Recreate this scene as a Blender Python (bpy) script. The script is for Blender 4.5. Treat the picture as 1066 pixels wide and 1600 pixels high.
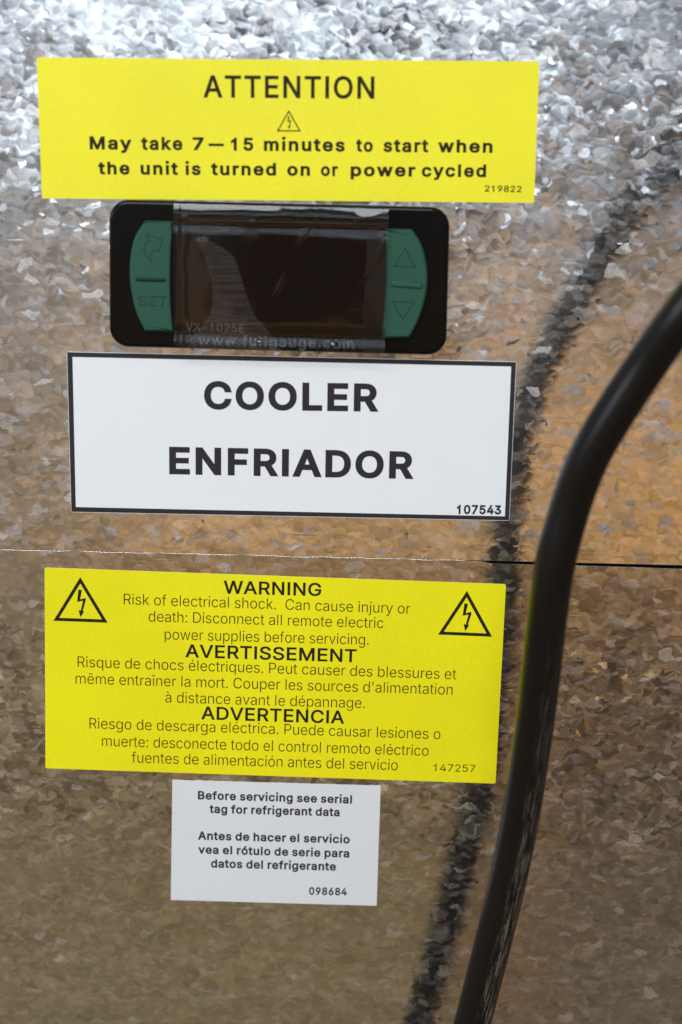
import bpy, bmesh, math, random
from mathutils import Vector, Matrix, geometry, noise

# ------------------------------------------------------------------ scene, camera, world, lamps
for o in list(bpy.data.objects):
    bpy.data.objects.remove(o)
SC = bpy.context.scene
COL = SC.collection
MM = 0.001
F = 2511.0                                   # focal length in reference pixels (35 mm lens, 22.3 mm high sensor)
PITCH = math.radians(13.4)
ROLL = math.radians(1.45)
DIST = 0.360
FWD = Vector((0, math.cos(PITCH), -math.sin(PITCH)))
r0, u0 = Vector((1, 0, 0)), Vector((0, math.sin(PITCH), math.cos(PITCH)))
RIGHT = r0 * math.cos(ROLL) + u0 * math.sin(ROLL)
UP = u0 * math.cos(ROLL) - r0 * math.sin(ROLL)
CAM = -FWD * DIST

cd = bpy.data.cameras.new('camera')
cd.sensor_fit = 'VERTICAL'
cd.sensor_height = 22.3
cd.lens = 35
cd.clip_start = 0.01
cd.clip_end = 50
cd.dof.use_dof = True
cd.dof.focus_distance = 0.366
cd.dof.aperture_fstop = 5.6
cam = bpy.data.objects.new('camera', cd)
M = Matrix.Identity(4)
for i in range(3):
    M[i][0], M[i][1], M[i][2], M[i][3] = RIGHT[i], UP[i], -FWD[i], CAM[i]
cam.matrix_world = M
COL.objects.link(cam)
SC.camera = cam
SC.render.resolution_x, SC.render.resolution_y = 682, 1024
SC.view_settings.view_transform = 'Standard'
SC.view_settings.look = 'None'
SC.view_settings.exposure = 0
SC.view_settings.gamma = 1
SC.view_settings.use_curve_mapping = False
SC.cycles.max_bounces = 8
SC.cycles.transparent_max_bounces = 12


class NT:
    """tiny node-tree writer"""
    def __init__(self, tree):
        self.t = tree
        self.n = tree.nodes
        self.n.clear()

    def __call__(self, kind, **kw):
        nd = self.n.new(kind)
        for k, v in kw.items():
            if k == 'i':
                for a, b in v.items():
                    s = nd.inputs[a]
                    if isinstance(b, bpy.types.NodeSocket):
                        self.t.links.new(b, s)
                    else:
                        s.default_value = b
            else:
                setattr(nd, k, v)
        return nd

    def math(self, op, a, b=0.0, c=None, clamp=False):
        ii = {0: a, 1: b}
        if c is not None:
            ii[2] = c
        return self('ShaderNodeMath', operation=op, use_clamp=clamp, i=ii).outputs[0]

    def vmath(self, op, a, b=None):
        nd = self('ShaderNodeVectorMath', operation=op, i={0: a} if b is None else {0: a, 1: b})
        return nd.outputs[0]

    def scale(self, v, s):
        return self('ShaderNodeVectorMath', operation='SCALE', i={0: v, 'Scale': s}).outputs[0]

    def ramp(self, fac, stops, interp='LINEAR'):
        nd = self('ShaderNodeValToRGB', i={0: fac})
        cr = nd.color_ramp
        cr.interpolation = interp
        while len(cr.elements) < len(stops):
            cr.elements.new(0.5)
        for e, (p, c) in zip(cr.elements, stops):
            e.position = p
            e.color = tuple(c) + (1,) if len(c) == 3 else c
        return nd.outputs[0]

    def mix(self, fac, a, b, blend='MIX'):
        nd = self('ShaderNodeMix', data_type='RGBA', blend_type=blend, i={0: fac, 6: a, 7: b})
        return nd.outputs[2]

    def rng(self, v, a, b, c=0.0, d=1.0, smooth=True):
        return self('ShaderNodeMapRange', interpolation_type='SMOOTHSTEP' if smooth else 'LINEAR',
                    i={0: v, 1: a, 2: b, 3: c, 4: d}).outputs[0]

    def noise(self, vec, scale, detail=2.0, rough=0.5, dist=0.0):
        return self('ShaderNodeTexNoise', i={'Vector': vec, 'Scale': scale, 'Detail': detail,
                                             'Roughness': rough, 'Distortion': dist})


# the light around the panel: pale daylight above, warm cardboard and floor below
W = bpy.data.worlds.new('World')
SC.world = W
W.use_nodes = True
n = NT(W.node_tree)
tc = n('ShaderNodeTexCoord').outputs['Generated']
sx = n('ShaderNodeSeparateXYZ', i={0: tc})
DEG = 180 / math.pi
el = n.math('MULTIPLY', n.math('ARCSINE', sx.outputs[2]), DEG)
az = n.math('MULTIPLY', n.math('ARCTAN2', sx.outputs[0], n.math('MULTIPLY', sx.outputs[1], -1.0)), DEG)
wob = n.noise(tc, 9.0, 3.0)
el2 = n.math('ADD', el, n.math('MULTIPLY', n.math('SUBTRACT', wob.outputs[0], 0.5), 3.0))
az2 = n.math('ADD', az, n.math('MULTIPLY', n.math('SUBTRACT', wob.outputs[0], 0.5), 4.0))
E0, E1 = -40.0, 20.0
ef = n.math('DIVIDE', n.math('SUBTRACT', el2, E0), E1 - E0)
ep = lambda e: (e - E0) / (E1 - E0)
left = n.ramp(ef, [(ep(-40), (.18, .14, .075)), (ep(-31), (.22, .165, .085)), (ep(-22), (.235, .165, .09)),
                   (ep(-14), (.30, .215, .135)), (ep(-9), (.29, .225, .165)), (ep(-4), (.35, .31, .285)),
                   (ep(0), (.36, .375, .395)), (ep(3), (.86, .97, 1.08)), (ep(11), (2.0, 2.25, 2.5)), (ep(15), (.32, .34, .37))])
mid = n.ramp(ef, [(ep(-40), (.18, .14, .075)), (ep(-31), (.22, .165, .08)), (ep(-23), (.22, .145, .07)), (ep(-19), (.24, .135, .055)),
                  (ep(-17), (.38, .22, .09)), (ep(-13), (.66, .38, .15)), (ep(-9), (.62, .37, .18)), (ep(-4), (.46, .36, .28)),
                  (ep(0), (.42, .44, .47)), (ep(3), (.86, .97, 1.08)), (ep(11), (2.0, 2.25, 2.5)), (ep(15), (.32, .34, .37))])
right = n.ramp(ef, [(ep(-40), (.16, .12, .08)), (ep(-28), (.135, .10, .065)), (ep(-20), (.095, .058, .036)),
                    (ep(-17), (.22, .125, .06)), (ep(-14), (.66, .33, .09)), (ep(-9), (.56, .325, .15)), (ep(-4), (.31, .24, .185)),
                    (ep(0), (.23, .215, .22)), (ep(4), (.28, .31, .355)), (ep(10), (.5, .55, .62)), (ep(15), (.3, .32, .35))])
mL = n.rng(az2, -12.0, -5.0)
az3 = n.math('ADD', az, n.math('MULTIPLY', n.math('SUBTRACT', wob.outputs[0], 0.5), 1.6))
shift = n.math('MULTIPLY', n.rng(el, -31.0, -18.0, smooth=False), n.rng(el, -11.0, -16.5))
mR = n.rng(n.math('SUBTRACT', az3, n.math('MULTIPLY', shift, 2.0)), 7.5, 8.5)
strip = n.math('MULTIPLY', n.rng(az3, 4.2, 5.4), n.rng(el, -15.5, -18.0))       # edge of a brown board
mid = n.mix(strip, mid, (.185, .098, .04, 1))
env = n.mix(mR, n.mix(mL, left, mid), right)
hi = n.math('ADD', 0.22, n.math('MULTIPLY', n.rng(n.noise(tc, 34.0, 3.0, 0.6).outputs[0], 0.33, 0.67), 1.4))
env = n.mix(n.rng(el, -3.0, 3.0), env, n.mix(1.0, env, hi, 'MULTIPLY'))
wide = n.rng(n.math('ABSOLUTE', n.math('ADD', az, 5.0)), 20.0, 38.0)     # the bright opening is not wider than this
env = n.mix(n.math('MULTIPLY', wide, n.rng(el, -4.0, 4.0)), env, (.26, .28, .31, 1))
# the photographer stands dark against the light, right behind the camera
body = n.math('MULTIPLY', n.math('MULTIPLY', n.rng(az2, -5.5, -4.0), n.rng(az2, 3.4, 2.2)), n.math('MULTIPLY', n.rng(el2, 2.4, 1.2), n.rng(el2, -10.5, -8.5)))
env = n.mix(n.math('MULTIPLY', body, 0.88), env, (.012, .013, .015, 1))
bg = n('ShaderNodeBackground', i={'Color': env, 'Strength': 1.0})
n('ShaderNodeOutputWorld', i={0: bg.outputs[0]})


def area(name, loc, target, sx_, sy_, power, color):
    L = bpy.data.lights.new(name, 'AREA')
    L.shape = 'RECTANGLE'
    L.size, L.size_y = sx_, sy_
    L.energy = power
    L.color = color
    o = bpy.data.objects.new(name, L)
    o.location = loc
    o.rotation_euler = (Vector(target) - Vector(loc)).to_track_quat('-Z', 'Y').to_euler()
    COL.objects.link(o)
    return o


area('soft_light', (-0.22, -0.98, 0.74), (0, 0, -0.05), 0.8, 0.5, 12.6, (0.95, 0.98, 1.0))
area('window_light', (-1.12, -0.88, 0.31), (0, 0, 0.05), 0.24, 0.5, 4.4, (0.78, 0.88, 1.0))


# ------------------------------------------------------------------ geometry helpers
def ray(px, py):
    return (FWD * F + RIGHT * (px - 533) - UP * (py - 800)).normalized()


class Plane:
    """a sheet of metal that stickers lie on; at() gives real points in it, h metres proud of it"""
    def __init__(self, org, nrm):
        self.o, self.n = Vector(org), Vector(nrm).normalized()
        self.ex = (Vector((1, 0, 0)) - self.n * self.n.x).normalized()
        self.ez = self.ex.cross(self.n) * -1
        if self.ez.z < 0:
            self.ez = -self.ez

    def at(self, px, py, h=0.0):
        d = ray(px, py)
        o = self.o + self.n * h
        return CAM + d * ((o - CAM).dot(self.n) / d.dot(self.n))

    def uv(self, px, py, h=0.0):
        q = self.at(px, py, h) - self.o
        return Vector((q.dot(self.ex), q.dot(self.ez)))

    def p(self, uv, h=0.0):
        return self.o + self.ex * uv[0] + self.ez * uv[1] + self.n * h


UPPER = Plane((0, 0, 0), (0, -1, 0))
seam_l, seam_r = UPPER.at(-400, 847.5), UPPER.at(1466, 896.5)
TILT = math.radians(1.2)
LOWER = Plane((seam_l + seam_r) / 2 + Vector((0, 0.00006, 0)), (0, -math.cos(TILT), -math.sin(TILT)))


def mesh(name, verts, faces, mat, root=None, smooth=False, uvs=None):
    org = root_world(root) if root else Vector((0, 0, 0))
    me = bpy.data.meshes.new(name)
    me.from_pydata([tuple(Vector(v) - org) for v in verts], [], faces)
    me.materials.append(mat)
    if smooth:
        for f in me.polygons:
            f.use_smooth = True
    if uvs:
        l = me.uv_layers.new(name='UVMap')
        for lp in me.loops:
            l.data[lp.index].uv = uvs[lp.vertex_index]
    me.validate()
    me.update()
    bm = bmesh.new()
    bm.from_mesh(me)
    bmesh.ops.recalc_face_normals(bm, faces=bm.faces) if bm.faces and len(bm.faces) > 2 and not name.startswith('flat') else None
    bm.to_mesh(me)
    bm.free()
    o = bpy.data.objects.new(name, me)
    COL.objects.link(o)
    if root:
        o.parent = root
    return o


def root_world(r):
    v = Vector((0, 0, 0))
    while r:
        v += r.location
        r = r.parent
    return v


def empty(name, loc, label, cat, group=None):
    o = bpy.data.objects.new(name, None)
    o.empty_display_size = 0.01
    o.location = loc
    COL.objects.link(o)
    o['label'], o['category'] = label, cat
    if group:
        o['group'] = group
    return o


def offset_poly(pts, d):
    """move a counter-clockwise outline outwards by d (mitred)"""
    out = []
    k = len(pts)
    for i in range(k):
        a, b, c = Vector(pts[i - 1]), Vector(pts[i]), Vector(pts[(i + 1) % k])
        e1, e2 = (b - a).normalized(), (c - b).normalized()
        n1, n2 = Vector((e1.y, -e1.x)), Vector((e2.y, -e2.x))
        m = n1 + n2
        if m.length < 1e-6:
            m = n1
        m.normalize()
        s = d / max(0.45, m.dot(n1))
        out.append(b + m * s)
    return out


def ccw(pts):
    a = sum(pts[i][0] * pts[(i + 1) % len(pts)][1] - pts[(i + 1) % len(pts)][0] * pts[i][1] for i in range(len(pts)))
    return [Vector(p) for p in pts] if a > 0 else [Vector(p) for p in reversed(pts)]


def rounded(pts, r, seg=8):
    pts = ccw(pts)
    out = []
    k = len(pts)
    for i in range(k):
        a, b, c = pts[i - 1], pts[i], pts[(i + 1) % k]
        rr = r[i] if isinstance(r, (list, tuple)) else r
        u, v = (a - b).normalized(), (c - b).normalized()
        half = math.acos(max(-1, min(1, u.dot(v)))) / 2
        t = rr / math.tan(half)
        cen = b + (u + v).normalized() * (rr / math.sin(half))
        p0, p1 = b + u * t, b + v * t
        a0 = math.atan2(p0.y - cen.y, p0.x - cen.x)
        a1 = math.atan2(p1.y - cen.y, p1.x - cen.x)
        dlt = (a1 - a0 + math.pi) % (2 * math.pi) - math.pi
        for j in range(seg + 1):
            q = a0 + dlt * j / seg
            out.append(cen + Vector((math.cos(q), math.sin(q))) * rr)
    return out


def slab(name, pl, outline, h0, h1, mat, root=None, bevel=0.0, seg=4, smooth=True, dome=0.0):
    """a solid with this outline from height h0 to h1 over the sheet, its top edge rounded"""
    pts = ccw(outline)
    k = len(pts)
    rings = [(0.0, h0)]
    if bevel > 0:
        for j in range(seg + 1):
            a = math.pi / 2 * j / seg
            rings.append((-bevel * (1 - math.cos(a)), h1 - bevel + bevel * math.sin(a)))
    else:
        rings.append((0.0, h1))
    V, Fc = [], []
    for (ins, h) in rings:
        ring = offset_poly(pts, ins) if ins else pts
        V += [pl.p(q, h) for q in ring]
    for j in range(len(rings) - 1):
        for i in range(k):
            a, b = j * k + i, j * k + (i + 1) % k
            Fc.append((a, b, b + k, a + k))
    last = (len(rings) - 1) * k
    if dome:
        cen = sum(ring, Vector((0, 0))) / k
        for s, hh in ((0.75, 0.44), (0.5, 0.75), (0.25, 0.94)):
            V += [pl.p(cen + (q - cen) * s, h1 + dome * hh) for q in ring]
            b0 = len(V) - 2 * k
            for i in range(k):
                a, b = b0 + i, b0 + (i + 1) % k
                Fc.append((a, b, b + k, a + k))
        last = len(V) - k
    Fc.append(tuple(last + i for i in range(k)))
    Fc.append(tuple(reversed(range(k))))
    o = mesh(name, V, Fc, mat, root, smooth)
    if smooth:                                   # only the rounded rim is smooth, the faces stay flat
        for f in o.data.polygons:
            if len(f.vertices) > 4 or bevel == 0:
                f.use_smooth = False
        if k == 4:
            o.data.polygons[len(Fc) - 1].use_smooth = False
            o.data.polygons[len(Fc) - 2].use_smooth = False
    return o


# ------------------------------------------------------------------ lettering
GLYPHS={' ':(188,()),
"'":(206,('128 318 136 509 70 509 78 318',)),
'-':(453,('114 244 114 188 337 188 337 244',)),
'.':(188,('113 -1 128 9 138 24 141 41 138 59 128 73 113 83 95 87 78 83 63 73 53 59 50 41 53 24 63 9 78 -1 95 -4',)),
'0':(453,('279 1 323 24 359 62 384 113 400 178 405 254 400 330 384 395 358 447 323 484 279 508 227 516 174 508 130 484 95 447 69 395 53 330 48 254 53 178 69 113 95 62 130 24 174 1 227 -7','192 56 163 74 140 103 123 144 113 194 109 254 113 314 123 365 140 405 163 435 192 453 227 460 261 453 290 435 313 405 330 365 340 314 344 254 340 194 330 144 313 103 290 74 261 56 227 50',)),
'1':(453,('268 0 268 511 228 511 212 475 160 425 95 388 95 328 165 362 205 398 205 0',)),
'2':(453,('389 0 389 57 153 57 153 60 267 180 336 259 357 290 371 318 378 345 381 372 376 411 361 445 337 474 306 497 268 511 225 516 182 511 143 496 111 473 86 442 71 405 66 362 127 362 130 390 139 413 153 433 172 447 196 457 224 460 250 457 273 449 293 436 308 419 317 397 320 371 318 348 311 327 299 305 282 282 234 229 64 47 64 0',)),
'3':(453,('266 -2 309 12 344 36 370 66 387 103 393 145 387 186 371 222 344 253 308 276 264 288 211 289 211 278 372 461 372 509 70 509 70 452 288 452 288 448 157 299 157 248 201 248 242 244 275 234 299 217 316 196 326 172 329 145 325 116 315 93 297 74 275 61 248 53 219 50 191 52 165 59 144 71 126 87 115 107 109 132 44 132 52 91 70 57 98 30 133 10 173 -3 218 -7',)),
'4':(453,('413 105 413 163 109 163 109 166 311 509 247 509 40 158 40 105','343 0 343 318 282 318 282 146 282 121 282 0',)),
'5':(453,('268 -1 309 15 343 41 369 76 385 117 391 163 388 199 379 231 364 260 345 285 321 306 294 321 263 330 229 334 203 331 178 325 155 315 136 301 134 301 151 452 366 452 366 509 96 509 67 253 128 246 145 258 167 268 192 275 218 277 248 273 275 262 297 244 314 221 324 193 328 162 324 131 314 104 298 82 276 64 250 53 221 50 196 52 173 60 154 73 138 89 127 108 122 130 60 130 66 93 83 60 108 32 140 11 178 -2 221 -7',)),
'6':(453,('271 -2 310 14 343 39 368 73 384 112 389 157 384 201 370 240 346 271 316 295 278 309 235 314 214 312 196 307 179 299 165 288 154 275 145 261 151 261 322 509 252 509 137 340 102 285 80 239 68 199 64 162 69 115 84 74 109 40 142 15 182 -1 226 -7','198 52 174 63 153 79 138 102 128 128 125 158 128 188 138 214 153 235 174 252 198 262 226 265 254 262 279 251 299 235 314 213 324 187 327 157 324 128 314 101 299 79 279 63 254 52 226 48',)),
'7':(453,('165 0 391 449 391 509 62 509 62 452 323 452 323 448 97 0',)),
'8':(453,('275 -2 317 11 352 33 378 62 395 96 401 135 397 166 387 195 372 220 351 241 327 256 300 265 300 267 333 282 359 308 376 342 382 380 377 417 361 450 337 477 306 498 269 511 226 516 184 511 146 498 114 477 90 450 75 417 70 380 76 342 93 308 119 282 153 267 153 265 125 256 101 241 81 220 65 195 55 166 52 135 57 96 74 62 101 33 136 11 178 -2 226 -7','195 52 167 60 145 74 129 91 119 113 115 139 119 165 130 189 147 208 169 223 196 232 226 235 256 232 283 223 305 208 322 189 333 165 337 139 333 113 323 91 307 74 285 60 258 52 226 49','201 292 178 300 159 313 145 330 136 351 133 376 136 399 145 420 159 437 177 449 200 457 226 460 252 457 275 449 294 437 308 420 316 399 319 376 316 351 307 330 293 313 274 300 252 292 226 290',)),
'9':(453,('182 510 143 494 110 469 85 436 69 397 64 352 68 307 83 269 106 237 137 214 175 199 218 195 238 196 257 202 273 210 287 221 299 234 307 248 301 248 130 0 200 0 315 168 350 224 373 270 385 309 389 347 384 393 368 434 343 468 310 494 271 510 226 516','254 457 279 446 299 429 314 407 324 381 327 350 324 321 314 295 299 273 279 257 254 247 226 243 199 247 174 257 154 274 138 295 129 322 125 352 129 381 138 407 154 429 174 446 199 457 226 460',)),
':':(188,('113 -1 128 9 138 24 141 41 138 59 128 73 113 83 95 87 78 83 63 73 53 59 50 41 53 24 63 9 78 -1 95 -4','113 274 128 284 138 299 141 316 138 334 128 349 113 359 95 362 78 359 63 349 53 334 50 316 53 299 63 284 78 274 95 271',)),
'A':(480,('85 0 191 302 213 371 245 478 232 478 264 372 287 302 395 0 463 0 276 509 201 509 16 0','370 142 370 199 110 199 110 142',)),
'B':(456,('247 0 301 4 344 18 377 39 400 67 413 100 418 136 414 173 402 203 385 227 363 245 339 257 315 262 315 267 336 275 356 286 373 301 387 320 395 344 398 374 394 410 381 442 359 469 329 491 289 504 241 509 60 509 60 0','125 231 248 231 279 228 306 218 327 203 342 184 352 161 355 137 349 105 330 80 296 63 245 57 125 57','125 452 240 452 283 446 313 429 330 403 336 372 333 348 323 326 308 309 288 296 265 288 238 285 125 285',)),
'C':(510,('305 -4 341 5 373 19 402 38 428 62 448 91 463 124 473 160 408 160 401 136 389 114 375 96 357 81 337 69 315 60 292 55 267 53 223 59 184 76 151 105 125 145 109 194 103 254 109 314 125 364 150 403 184 432 223 450 267 456 292 454 315 449 337 440 357 428 375 413 389 395 401 373 408 348 473 348 463 385 448 418 427 447 402 471 373 490 340 504 305 513 267 516 205 508 150 484 104 445 70 393 48 329 40 254 48 179 70 115 104 63 150 25 205 1 267 -7',)),
'D':(502,('291 8 351 31 398 68 433 119 455 181 462 255 455 329 433 391 399 441 353 478 294 501 225 509 93 509 93 452 221 452 275 446 320 428 354 399 379 361 394 312 399 255 394 198 379 149 354 110 318 81 272 63 215 57 96 57 96 0 219 0','60 509 60 0 125 0 125 509',)),
'E':(419,('375 0 375 57 125 57 125 229 355 229 355 286 125 286 125 452 372 452 372 509 60 509 60 0',)),
'F':(410,('125 0 125 221 346 221 346 278 125 278 125 452 369 452 369 509 60 509 60 0',)),
'G':(520,('326 0 377 19 419 50 451 91 471 141 478 200 478 256 283 256 283 199 434 199 415 202 410 160 396 123 374 93 345 71 309 57 269 53 224 59 184 76 151 105 125 145 109 194 103 254 109 314 125 364 150 404 183 432 222 450 265 456 291 454 315 448 337 439 356 427 373 411 387 393 399 372 408 349 474 349 465 384 449 416 429 445 403 469 374 489 340 504 304 513 265 516 203 508 149 484 103 445 69 393 47 329 40 254 47 179 69 116 104 64 149 25 205 1 269 -7',)),
'I':(190,('128 0 128 509 62 509 62 0',)),
'L':(393,('361 0 361 57 125 57 125 509 60 509 60 0',)),
'M':(628,('122 0 122 291 122 328 121 372 120 416 119 457 112 457 129 408 145 361 159 321 170 291 286 0 342 0 456 291 467 322 482 363 498 409 513 457 507 457 506 413 505 369 504 327 504 291 504 0 568 0 568 509 476 509 352 187 342 158 330 121 318 83 307 49 322 49 311 84 299 123 287 159 277 187 152 509 60 509 60 0',)),
'N':(523,('125 0 125 291 124 328 122 384 119 454 108 452 148 381 177 331 202 290 387 0 463 0 463 509 399 509 399 195 399 157 401 108 405 54 414 55 388 107 363 151 343 183 136 509 60 509 60 0',)),
'O':(533,('329 1 384 25 429 63 464 115 486 179 493 254 486 329 464 393 429 445 384 484 329 508 267 516 205 508 150 484 105 445 70 393 48 329 40 254 48 179 70 115 105 63 150 25 205 1 267 -7','223 59 184 76 151 105 125 144 109 194 103 254 109 314 125 364 151 404 184 433 223 450 267 456 310 450 349 433 383 404 408 365 425 314 430 254 425 194 408 144 383 105 349 76 310 59 267 53',)),
'P':(445,('125 0 125 452 232 452 268 449 297 439 318 423 333 402 342 376 344 348 342 319 333 294 318 272 297 256 269 246 233 242 109 242 109 186 235 186 289 191 332 207 366 233 390 265 404 304 409 348 404 391 390 430 366 462 332 487 289 503 235 509 60 509 60 0',)),
'R':(449,('125 0 125 452 233 452 269 449 298 440 319 425 334 405 342 380 345 352 342 324 334 300 319 281 298 267 269 258 234 255 96 255 96 198 236 198 289 203 333 217 367 240 390 271 405 309 409 352 405 395 390 433 367 465 333 489 290 504 236 509 60 509 60 0','428 0 303 229 230 229 353 0',)),
'S':(447,('278 -4 323 11 360 34 386 64 403 99 408 139 405 171 395 198 379 220 359 238 336 252 312 264 264 279 212 293 169 308 148 319 131 334 119 352 115 376 118 398 129 418 145 435 167 448 194 456 225 459 267 453 302 437 326 412 337 378 401 378 394 415 377 449 351 476 316 498 275 511 227 516 180 511 138 498 102 476 75 448 58 413 52 372 60 326 86 289 128 260 184 239 245 222 296 205 316 193 332 179 342 161 346 139 341 114 329 92 311 74 286 60 257 52 224 49 194 52 166 59 142 71 123 88 110 110 104 137 38 137 46 96 64 60 91 31 128 9 172 -4 224 -9',)),
'T':(449,('193 452 193 0 257 0 257 452 417 452 417 509 32 509 32 452',)),
'V':(480,('278 0 463 509 395 509 290 206 267 138 235 31 248 31 215 137 192 206 84 509 16 509 204 0',)),
'W':(686,('230 0 318 323 335 395 350 475 336 475 351 391 368 323 455 0 530 0 670 509 603 509 523 196 510 145 499 94 488 40 497 40 486 94 474 145 462 196 380 509 306 509 224 196 211 145 200 94 189 40 197 40 187 94 175 145 163 196 82 509 16 509 155 0',)),
'X':(474,('91 0 182 129 206 166 225 196 244 231 230 231 250 195 268 165 292 129 382 0 456 0 259 287 259 239 446 509 374 509 298 400 272 361 252 329 232 292 243 292 223 329 204 361 178 400 104 509 29 509 217 236 217 284 18 0',)),
'a':(389,('190 -6 215 1 236 12 252 25 272 52 277 52 277 0 337 0 337 251 333 290 322 320 306 343 286 360 263 372 239 379 194 384 163 382 133 375 104 364 79 346 57 322 41 291 100 274 107 288 118 301 132 313 149 322 171 329 196 331 220 329 240 322 256 311 267 297 273 279 276 257 276 255 273 243 265 235 252 230 234 227 178 220 125 211 100 203 78 193 58 179 43 161 34 138 30 108 35 73 48 45 68 22 94 5 126 -5 160 -9','149 47 130 52 114 61 102 72 94 87 92 105 95 124 103 139 117 150 134 159 175 168 200 171 231 176 259 182 276 190 276 138 272 115 263 93 248 74 228 59 202 49 170 45',)),
'b':(424,('274 -2 313 16 346 45 370 84 385 133 390 189 385 245 370 293 345 332 313 361 274 378 229 384 197 381 171 373 152 360 137 346 118 319 114 319 114 509 53 509 53 0 112 0 112 59 118 59 138 31 153 17 172 4 198 -5 229 -8','188 51 162 65 140 86 125 115 116 150 113 189 116 229 125 263 140 291 161 312 188 325 220 330 253 325 280 311 301 290 316 261 325 227 328 189 325 151 316 117 301 88 279 66 253 51 220 47',)),
'c':(396,('235 -6 261 -1 285 9 306 21 325 37 341 56 354 78 363 102 304 117 292 89 271 66 243 52 207 46 173 51 145 66 124 89 108 117 99 151 96 187 99 224 108 258 124 287 145 310 173 325 207 330 242 325 270 311 290 289 303 262 362 277 353 301 340 322 324 341 305 356 284 368 260 377 234 383 207 384 159 378 117 360 82 330 56 291 40 243 34 187 40 133 56 85 82 46 117 16 159 -2 207 -8',)),
'd':(424,('227 -5 252 4 272 17 287 31 307 59 313 59 313 0 372 0 372 509 311 509 311 319 306 319 287 346 272 360 253 373 228 381 196 384 151 378 112 361 79 332 55 293 39 245 34 189 39 133 55 84 79 45 111 16 151 -2 195 -8','172 51 145 66 124 88 109 117 99 151 96 189 99 227 108 261 124 290 145 311 172 325 205 330 237 325 263 312 284 291 300 263 309 229 312 189 309 150 299 115 284 86 263 65 236 51 205 47',)),
'e':(404,('249 -5 283 4 311 19 335 39 353 63 365 91 306 105 297 88 285 73 271 61 254 53 234 48 212 46 179 50 151 61 128 80 110 106 100 139 96 178 96 211 99 241 109 270 125 294 146 313 173 326 205 330 237 326 263 314 283 294 298 269 307 237 310 202 338 221 75 221 75 169 371 169 371 194 368 242 357 282 341 315 319 341 294 361 266 374 236 382 205 384 157 378 115 359 81 329 55 290 39 242 34 187 40 132 56 85 82 46 117 16 161 -2 212 -8',)),
'f':(254,('6 379 6 327 228 327 228 379','142 0 142 419 145 443 154 460 171 470 195 474 215 472 227 468 243 521 222 527 187 530 161 527 135 519 113 505 96 486 84 461 81 432 81 0',)),
'g':(425,('251 -147 291 -136 324 -117 350 -90 367 -54 372 -9 372 379 313 379 313 319 308 319 288 346 273 360 253 373 228 382 196 384 152 378 112 361 80 332 55 293 39 246 34 191 39 136 55 90 80 53 113 27 152 10 195 5 227 8 252 16 272 28 287 41 306 68 311 68 311 -6 304 -47 282 -75 249 -92 207 -97 178 -95 154 -88 136 -78 122 -66 101 -41 51 -69 64 -91 82 -110 105 -127 134 -140 168 -148 207 -151','172 63 145 76 124 96 109 123 99 155 96 193 99 229 109 262 124 290 145 312 172 325 205 330 237 325 264 312 285 291 300 264 309 231 312 193 309 154 300 121 285 95 264 75 237 63 205 59',)),
'h':(410,('117 257 126 283 141 303 161 317 184 326 210 329 246 323 273 304 290 275 296 235 296 0 357 0 357 240 353 285 341 321 321 349 295 369 264 380 227 384 187 379 152 362 124 332 102 287 114 287 114 509 53 509 53 0 114 0 114 227',)),
'i':(167,('114 0 114 379 53 379 53 0','100 446 114 455 123 468 126 483 123 499 114 512 100 521 84 524 67 521 54 512 44 499 41 483 44 468 54 455 67 446 84 443',)),
'j':(167,('53 -29 50 -54 40 -72 25 -83 2 -87 -10 -87 -10 -143 4 -143 37 -139 65 -129 86 -113 102 -90 111 -63 114 -30 114 379 53 379','100 446 114 455 123 468 126 483 123 499 114 512 100 521 83 524 67 521 53 512 44 499 41 483 44 468 53 455 67 446 83 443',)),
'k':(381,('177 199 184 199 360 379 284 379 121 212 110 212 110 137','114 0 114 509 53 509 53 0','372 0 191 229 148 186 294 0',)),
'l':(185,('120 0 120 509 60 509 60 0',)),
'm':(610,('114 0 114 238 117 266 126 289 140 307 158 320 178 328 199 330 229 326 253 311 269 288 274 260 274 0 335 0 335 247 338 270 345 290 358 307 374 320 395 328 419 330 447 326 473 313 490 289 496 254 496 0 557 0 557 255 553 296 541 328 522 354 497 372 468 383 437 386 407 383 381 375 357 361 337 343 322 321 312 295 321 295 309 331 287 361 257 380 219 386 195 384 172 376 151 363 132 346 118 323 108 295 112 295 112 379 53 379 53 0',)),
'n':(410,('117 257 126 283 141 303 161 317 184 326 210 329 246 323 273 304 290 275 296 235 296 0 357 0 357 240 353 285 341 321 321 349 295 369 264 380 227 384 187 379 152 362 124 332 102 287 112 287 112 379 53 379 53 0 114 0 114 227',)),
'o':(415,('256 -2 299 16 333 46 359 85 376 133 381 187 376 243 359 291 333 330 299 360 256 378 207 384 159 378 117 360 82 330 56 291 40 243 34 187 40 133 56 85 82 46 117 16 159 -2 207 -8','173 51 145 66 124 89 108 117 99 151 96 187 99 224 108 258 124 287 145 310 173 325 207 330 242 325 270 310 292 287 307 258 316 224 319 187 316 151 307 117 292 89 270 66 242 51 207 46',)),
'p':(424,('114 -143 114 59 118 59 138 31 153 17 173 4 198 -5 229 -8 274 -2 313 16 346 45 370 84 385 133 390 189 385 245 370 293 345 332 313 361 274 378 229 384 197 381 171 373 152 360 137 346 118 319 112 319 112 379 53 379 53 -143','188 51 162 65 140 86 125 115 116 150 113 189 116 229 125 263 140 291 161 312 188 325 220 330 253 325 280 311 301 290 316 261 325 227 328 189 325 151 316 117 301 88 279 66 253 51 220 47',)),
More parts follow.
